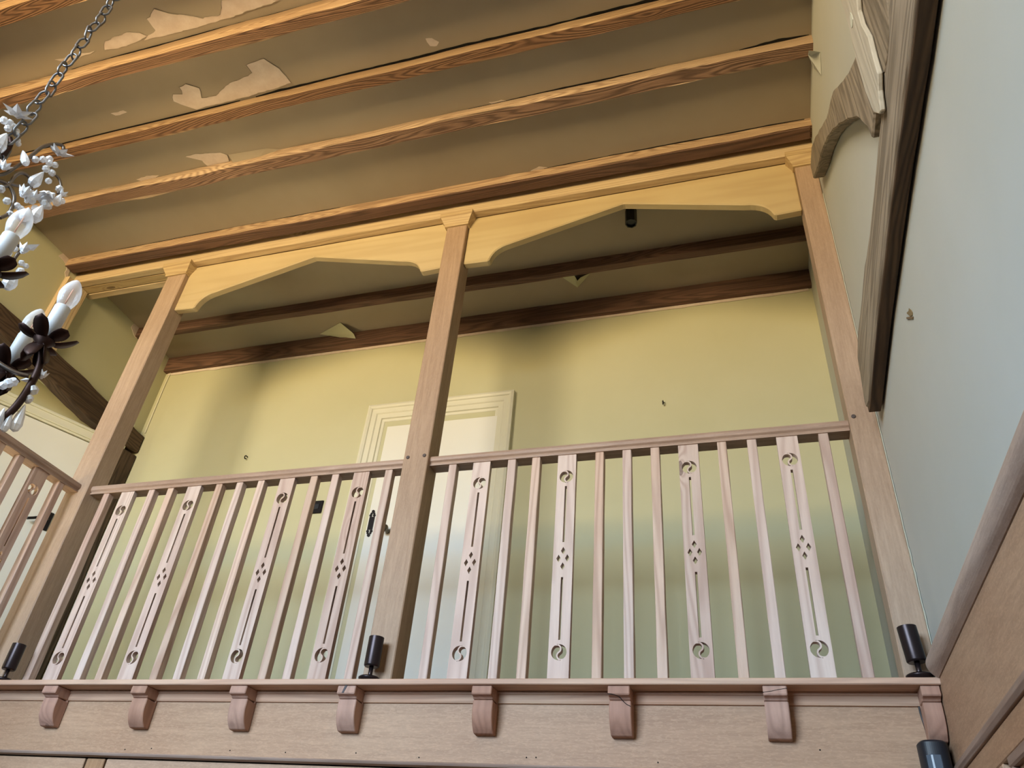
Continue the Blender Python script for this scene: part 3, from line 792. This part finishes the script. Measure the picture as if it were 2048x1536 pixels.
# ------------------------------------------------------------------ uplights on the sill and the spotlight on the ceiling
BASEP = [(0, 0), (.033, 0), (.037, .004), (.042, .010), (.042, .014), (.037, .018), (.016, .022), (.010, .028), (.0095, .045), (0, .045)]
HOUS = [(0, .0), (.026, 0), (.029, .003), (.030, .006), (.030, .114), (.0275, .114), (.0275, .06), (0, .058)]
def uplight(label, x, y, tilt=0, first=None):
    if first is None:
        t = thing('uplight', label, 'lamp', (x, y, 2.3815), 'uplights on the sill')
        link('base', lathe_bm(BASEP[:7] + [(0, .022)], 24), M['bronze'], t, True)
        link('stem', lathe_bm([(0, .018), (.0095, .018), (.0085, .03), (.0085, .06), (0, .06)], 12), M['bronze'], t, True)
        h = link('housing', lathe_bm(HOUS, 28), M['bronze'], t, True); h.location = (0, 0, .056)
        h.modifiers.new('e', 'EDGE_SPLIT').split_angle = R(40)
        lf = link('lamp_lens', lathe_bm([(0, .0), (.0265, 0), (.0265, .002), (0, .002)], 20), M['lens'], h); lf.location = (0, 0, .061)
    else:
        t = copy_tree(first); t.location = (x, y, 2.3815); tag(t, label)
    for c in t.children:
        if c.name.startswith('housing'): c.rotation_euler = (0, R(tilt), 0)
    return t
u1 = uplight('small dark metal uplight on the sill before the middle post', -1.452, -.055)
uplight('small dark metal uplight on the sill by the right wall', .462, -.06, -4, u1)
uplight('small dark metal uplight on the sill beside the left post', -3.262, -.05, 0, u1)
ds = thing('ceiling_spotlight', 'small black cylinder spotlight hanging from the gallery ceiling right of centre', 'lamp', (-.472, .275, 5.199))
b = lathe_bm([(0, 5.15), (.012, 5.15), (.012, 5.19), (.03, 5.19), (.03, 5.1995), (0, 5.1995)], 16); b.transform(Matrix.Translation((-.472, .275, 0)))
kid(link('bracket', b, M['black']), ds)
b = lathe_bm([(0, -.05), (.029, -.05), (.029, -.062), (.035, -.062), (.035, .05), (.026, .058), (0, .058)], 8)
b.transform(Matrix.Translation((-.472, .275, 5.138)))
kid(link('housing', b, M['black']), ds)

# ------------------------------------------------------------------ motion sensor in the lower right corner
ms = thing('motion_sensor', 'black motion sensor box in the corner below the last corbel', 'sensor', (.455, -.05, 2.15))
prof = [(.418, -.001)] + [(p.x, p.y) for p in smooth_pts([(.413, -.03, 0), (.414, -.055, 0), (.424, -.080, 0), (.445, -.089, 0), (.472, -.086, 0), (.491, -.068, 0), (.499, -.03, 0)], 5)] + [(.4995, -.001)]
kid(prism('housing', prof, 2, 2.08, 2.205, M['plastic'], bev=.006), ms)
kid(prism('lens', [(.425, -.07), (.424, -.081), (.440, -.0915), (.466, -.0895), (.47, -.08)], 2, 2.118, 2.165, M['lens'], bev=.003), ms)
tag(link('cable', tube_bm(smooth_pts([(.452, -.004, 2.355), (.448, -.004, 2.31), (.452, -.004, 2.26), (.455, -.012, 2.20)], 5), .0028, 6), M['black'], None, True),
    'thin black cable hanging down to the motion sensor', 'cable')

# ------------------------------------------------------------------ chandelier at the upper left
HN = Vector((-.9122, .4098, 0)); 
def pc(u, v, h=1.35):
    """point h metres out from the viewer, measured level towards the chandelier"""
    d = ray(u, v); return CAM + d * (h / d.dot(HN))
AX = pc(55, 236)
ch = thing('chandelier', 'antique metal chandelier with crystal drops and white candle lamps at the left', 'chandelier', (AX.x, AX.y, 3.0))
# chain
def link_mesh():
    a, b_ = .0092, .0185; pts = []
    for k in range(16):
        t = 2 * math.pi * k / 16
        pts.append(Vector((a * math.cos(t), 0, b_ * (1 if math.sin(t) >= 0 else -1) * (.45) + a * 1.25 * math.sin(t))))
    bm = bmesh.new(); seg = 6; rings = []
    n = len(pts)
    for i in range(n):
        t = (pts[(i + 1) % n] - pts[i - 1]).normalized(); u_ = Vector((0, 1, 0)); s = t.cross(u_)
        rings.append([bm.verts.new(pts[i] + (u_ * math.cos(k * 2 * math.pi / seg) + s * math.sin(k * 2 * math.pi / seg)) * .0023) for k in range(seg)])
    for i in range(n):
        a_, c_ = rings[i], rings[(i + 1) % n]
        for k in range(seg):
            j = (k + 1) % seg; bm.faces.new((a_[k], a_[j], c_[j], c_[k]))
    return bm
lk = kid(link('chain_link', link_mesh(), M['steel'], None, True), ch)
CT = pc(222, 0); ctop = Vector((CT.x, CT.y, CT.z + .35)); cbot = Vector(AX) + (AX - CT).normalized() * .13
nl = int((ctop - cbot).length / .0315)
for i in range(nl):
    o = lk if i == 0 else lk.copy()
    if i: C.objects.link(o)
    p = cbot.lerp(ctop, i / nl) + Vector((math.sin(i * 2.1) * .002, math.cos(i * 1.7) * .002, 0))
    o.matrix_parent_inverse = Matrix.Identity(4)
    o.parent = ch; o.location = p - ch.location
    o.rotation_euler = (random.uniform(-.12, .12), random.uniform(-.12, .12), R(20 + 90 * (i % 2)) + random.uniform(-.2, .2))
# central stem below the chain and long rod up to the ceiling hook
cz = cbot.z
stem = [(0, cz), (.006, cz), (.012, cz - .02), (.006, cz - .05), (.010, cz - .16), (.024, cz - .24), (.012, cz - .32), (.012, cz - .55), (.03, cz - .62), (.038, cz - .68), (.016, cz - .74), (0, cz - .76)]
b = lathe_bm(stem[::-1], 14); b.transform(Matrix.Translation((cbot.x, cbot.y, 0)))
kid(link('stem', b, M['rust'], None, True), ch)
def arm(pts, rad=.0055, mat='rust'):
    return kid(link('arm', tube_bm(smooth_pts(pts, 6), rad, 8), M[mat], None, True), ch)
ctr = Vector((cbot.x, cbot.y, 0))
# candle arms: curve out from the stem foot to each cup
def leaf_bm(L, W_, curl):
    bm = bmesh.new(); n = 9; rows = []
    for i in range(n + 1):
        t = i / n; wd = W_ * (.16 + .84 * 2 * math.sqrt(max(0, (t ** 1.5) * (1 - t ** 1.5)))) * (1 if i < n else .3)
        x = L * t; z = curl * t * t * L
        rows.append([bm.verts.new((x, -wd, z + .12 * wd)), bm.verts.new((x, 0, z)), bm.verts.new((x, wd, z + .12 * wd))])
    for a, b_ in zip(rows, rows[1:]):
        for k in (0, 1): bm.faces.new((a[k], a[k + 1], b_[k + 1], b_[k]))
    return bm
def new_mesh(bm, mat, smooth=True):
    bmesh.ops.recalc_face_normals(bm, faces=bm.faces[:])
    me = bpy.data.meshes.new('part'); bm.to_mesh(me); bm.free(); me.materials.append(mat)
    for p in me.polygons: p.use_smooth = smooth
    return me
LEAF = [new_mesh(leaf_bm(.034, .0125, c), M['rust']) for c in (.45, .95, -.8)]
def leaf_obj(name, me, parent, loc, rot):
    o = bpy.data.objects.new(name, me); C.objects.link(o); o.parent = parent; o.location = loc; o.rotation_euler = rot
    s = o.modifiers.new('t', 'SOLIDIFY'); s.thickness = .0015
    return o
BULBP = [(0, 0), (.0105, 0), (.0135, .008), (.0165, .018), (.0175, .027), (.0165, .037), (.0135, .047), (.009, .056), (.0045, .062), (0, .0645)]
sleeve_me = new_mesh(lathe_bm([(0, 0), (.013, 0), (.013, .072), (.0125, .0735), (0, .0735)], 18), M['sleeve'])
bulb_me = new_mesh(lathe_bm(BULBP, 18), M['bulb'])
fil_me = new_mesh(tube_bm([(-.004, 0, .010), (-.0045, 0, .042)], .0011, 6, tube_bm([(.004, 0, .010), (.0045, 0, .042)], .0011, 6)), M['fil'])
cup_me = new_mesh(lathe_bm([(0, -.022), (.006, -.02), (.010, -.008), (.018, .0), (.016, .004), (0, .002)], 14), M['rust'])
def candle(base):
    loc = base - ch.location
    cp = bpy.data.objects.new('leaf_cup', cup_me); C.objects.link(cp); cp.parent = ch; cp.location = loc
    for k in range(6):
        leaf_obj('leaf', LEAF[k % 2], cp, (.009 * math.cos(k * 1.05), .009 * math.sin(k * 1.05), 0), (0, R(10 * (k % 3)), k * 1.05))
    for k in range(4):
        leaf_obj('leaf', LEAF[2], cp, (0, 0, -.006), (0, R(25), k * 1.57 + .4))
    s = bpy.data.objects.new('candle_sleeve', sleeve_me); C.objects.link(s); s.parent = ch; s.location = loc + Vector((0, 0, .002))
    b_ = bpy.data.objects.new('bulb', bulb_me); C.objects.link(b_); b_.parent = s; b_.location = (0, 0, .0736)
    f = bpy.data.objects.new('filament', fil_me); C.objects.link(f); f.parent = s; f.location = (0, 0, .0745); f.rotation_euler.z = R(-30)
foot = Vector((ctr.x, ctr.y, cz - .70))
cand = [(88, 682, 1.30), (14, 738, 1.42), (-22, 540, 1.22)]
bases = []
for u, v, h in cand:
    B_ = pc(u, v, h); bases.append(B_); candle(B_)
    if u == 88:
        arm([B_ + Vector((0, 0, -.01)), pc(80, 730, h), pc(55, 780, h), pc(20, 825, h), pc(-30, 855, h + .02), pc(-120, 840, h + .05), foot], .006)
    else:
        e = B_.lerp(foot, .5); e.z = min(B_.z, foot.z) - .08
        arm([B_ + Vector((0, 0, -.01)), B_ + Vector((0, 0, -.045)), e, foot], .006)
for a in (150, 215, 280):                        # the far arms, out of the picture
    B_ = Vector((ctr.x, ctr.y, bases[0].z)) + Vector((math.cos(R(a)), math.sin(R(a)), 0)) * .24
    candle(B_); e = B_.lerp(foot, .5); e.z = foot.z - .06
    arm([B_ + Vector((0, 0, -.01)), B_ + Vector((0, 0, -.05)), e, foot], .006)
arm([pc(-40, 700, 1.33), pc(0, 728, 1.31), pc(30, 745, 1.30), pc(58, 752, 1.295)], .004, 'silver')
# upper scrolls
arm([pc(-60, 345), pc(0, 350), pc(35, 332), pc(62, 312), pc(85, 294), pc(108, 288), pc(124, 291), pc(127, 299), pc(121, 306)], .0034, 'silver')
arm([pc(-60, 385), pc(0, 374), pc(18, 370), pc(28, 355), pc(42, 346), pc(56, 352), pc(62, 364), pc(52, 372), pc(38, 372), pc(16, 366)], .0032, 'silver')
arm([pc(-60, 350), pc(0, 362), pc(18, 372), pc(28, 392), pc(26, 410), pc(16, 428), pc(0, 436)], .0034, 'silver')
arm([pc(108, 348), pc(118, 358), pc(122, 374), pc(116, 388)], .0026, 'silver')
arm([pc(60, 364), pc(63, 374), pc(57, 384)], .0026, 'silver')
arm([pc(10, 476), pc(24, 486), pc(44, 496), pc(34, 510), pc(18, 535)], .0030, 'silver')
arm([pc(-50, 330), pc(-10, 318), pc(12, 305), pc(22, 288), pc(20, 275)], .004, 'rust')
# crystals
bead_me = new_mesh(lathe_bm([(0, -.0062), (.0042, -.0048), (.0064, 0), (.0042, .0048), (0, .0062)], 8), M['crystal'], False)
drop_me = new_mesh(lathe_bm([(0, -.026), (.007, -.0235), (.0115, -.016), (.0118, -.010), (.008, .000), (.003, .010), (0, .014)], 8), M['crystal'], False)
slim_me = new_mesh(lathe_bm([(0, -.028), (.0055, -.025), (.008, -.016), (.006, -.002), (.002, .012), (0, .016)], 8), M['crystal'], False)
def petal_bm(L, W_):
    bm = bmesh.new()
    p = [bm.verts.new(c) for c in ((0, 0, 0), (L * .4, W_, .001), (L, 0, .002), (L * .4, -W_, .001), (L * .4, 0, .005), (L * .4, 0, -.003))]
    for i in range(4):
        bm.faces.new((p[i], p[(i + 1) % 4], p[4])); bm.faces.new((p[(i + 1) % 4], p[i], p[5]))
    return bm
petal_me = new_mesh(petal_bm(.026, .0075), M['milk'], False)
def put(name, me, u, v, h=1.35, rot=(0, 0, 0), s=1):
    o = bpy.data.objects.new(name, me); C.objects.link(o); o.parent = ch
    o.location = pc(u, v, h) - ch.location; o.rotation_euler = rot; o.scale = (s, s, s); return o
def flower(u, v, h=1.35, s=1, n=6, tip=.5, rot=0, rx=0):
    bm = bmesh.new()
    for k in range(n):
        nb = petal_bm(.026, .0075); nb.transform(Matrix.Rotation(k * 2 * math.pi / n, 4, 'Z') @ Matrix.Rotation(-tip, 4, 'Y'))
        t = bpy.data.meshes.new('t'); nb.to_mesh(t); nb.free(); bm.from_mesh(t); bpy.data.meshes.remove(t)
    nb = lathe_bm([(0, -.004), (.005, 0), (0, .005)], 8); t = bpy.data.meshes.new('t'); nb.to_mesh(t); nb.free(); bm.from_mesh(t); bpy.data.meshes.remove(t)
    return put('crystal_flower', new_mesh(bm, M['milk'], False), u, v, h, (rx, 0, rot), s)
flower(34, 231, 1.345, 1.15, 6, .25, .3, .35)
flower(117, 309, 1.35, 1.05, 6, .35, .9, .45)
flower(6, 338, 1.34, .7, 7, .8)
flower(44, 392, 1.34, .9, 8, .9, .4); flower(52, 404, 1.35, .7, 7, 1.0, .1); flower(66, 398, 1.35, .75, 7, .7, .2)
flower(98, 385, 1.34, .9, 7, -.9, .2); flower(122, 392, 1.35, .6, 5, .8, .2)
flower(44, 505, 1.33, .8, 5, .9, .6); flower(82, 756, 1.30, .6, 7, .9, .6)
for u, v, s in ((20, 245, 1.0), (8, 241, 1.2), (27, 252, .9), (16, 257, 1.1), (34, 262, .8), (35, 268, .8), (36, 281, .8), (37, 288, .8), (71, 319, 1.1), (86, 319, 1.1), (99, 318, 1.1), (99, 327, 1.1), (110, 330, 1.0),
                (92, 338, 1.15), (104, 346, 1.1), (97, 362, 1.0), (119, 378, 1.2), (124, 402, 1.0), (62, 388, 1.2), (64, 402, 1.1), (34, 412, 1.1), (42, 418, 1.0), (89, 407, 1.3), (96, 412, 1.2), (70, 417, 1.1), (88, 413, .9),
                (16, 506, 1.1), (6, 510, 1.0), (22, 522, 1.0), (30, 498, .9), (43, 526, .9), (52, 532, .8), (41, 543, 1.2), (6, 771, 1.1), (18, 766, 1.3), (27, 764, 1.2), (66, 780, 1.4), (58, 797, 1.1), (56, 801, .9), (30, 815, .8),
                (2, 378, 1.2), (14, 402, 1.1), (20, 428, 1.0)):
    put('crystal_bead', bead_me, u, v, 1.35 if v < 600 else 1.30, (random.random(), random.random(), 0), s)
for u, v, s, r_ in ((78, 354, .95, 1.2), (78, 422, 1.0, .5), (54, 424, .8, 0), (27, 555, 1.0, .6), (4, 280, 1.2, .6), (100, 392, 1.0, 2.9), (118, 396, .7, .2)):
    put('crystal_drop', drop_me, u, v, 1.34, (.15, r_ * .5, 0), s)
for u, v, s in ((48, 311, 1.0), (42, 828, 1.1), (18, 838, .8), (2, 832, .9), (64, 812, .0001)):
    if s > .01: put('crystal_drop', slim_me, u, v, 1.34 if v < 600 else 1.30, (.2, -.5 if v < 600 else .15, 0), s)
for u, v, rz in ((50, 500, .2), (40, 760, 1.4)):
    put('crystal_petal', petal_me, u, v, 1.33, (0, -.5, rz), 1)
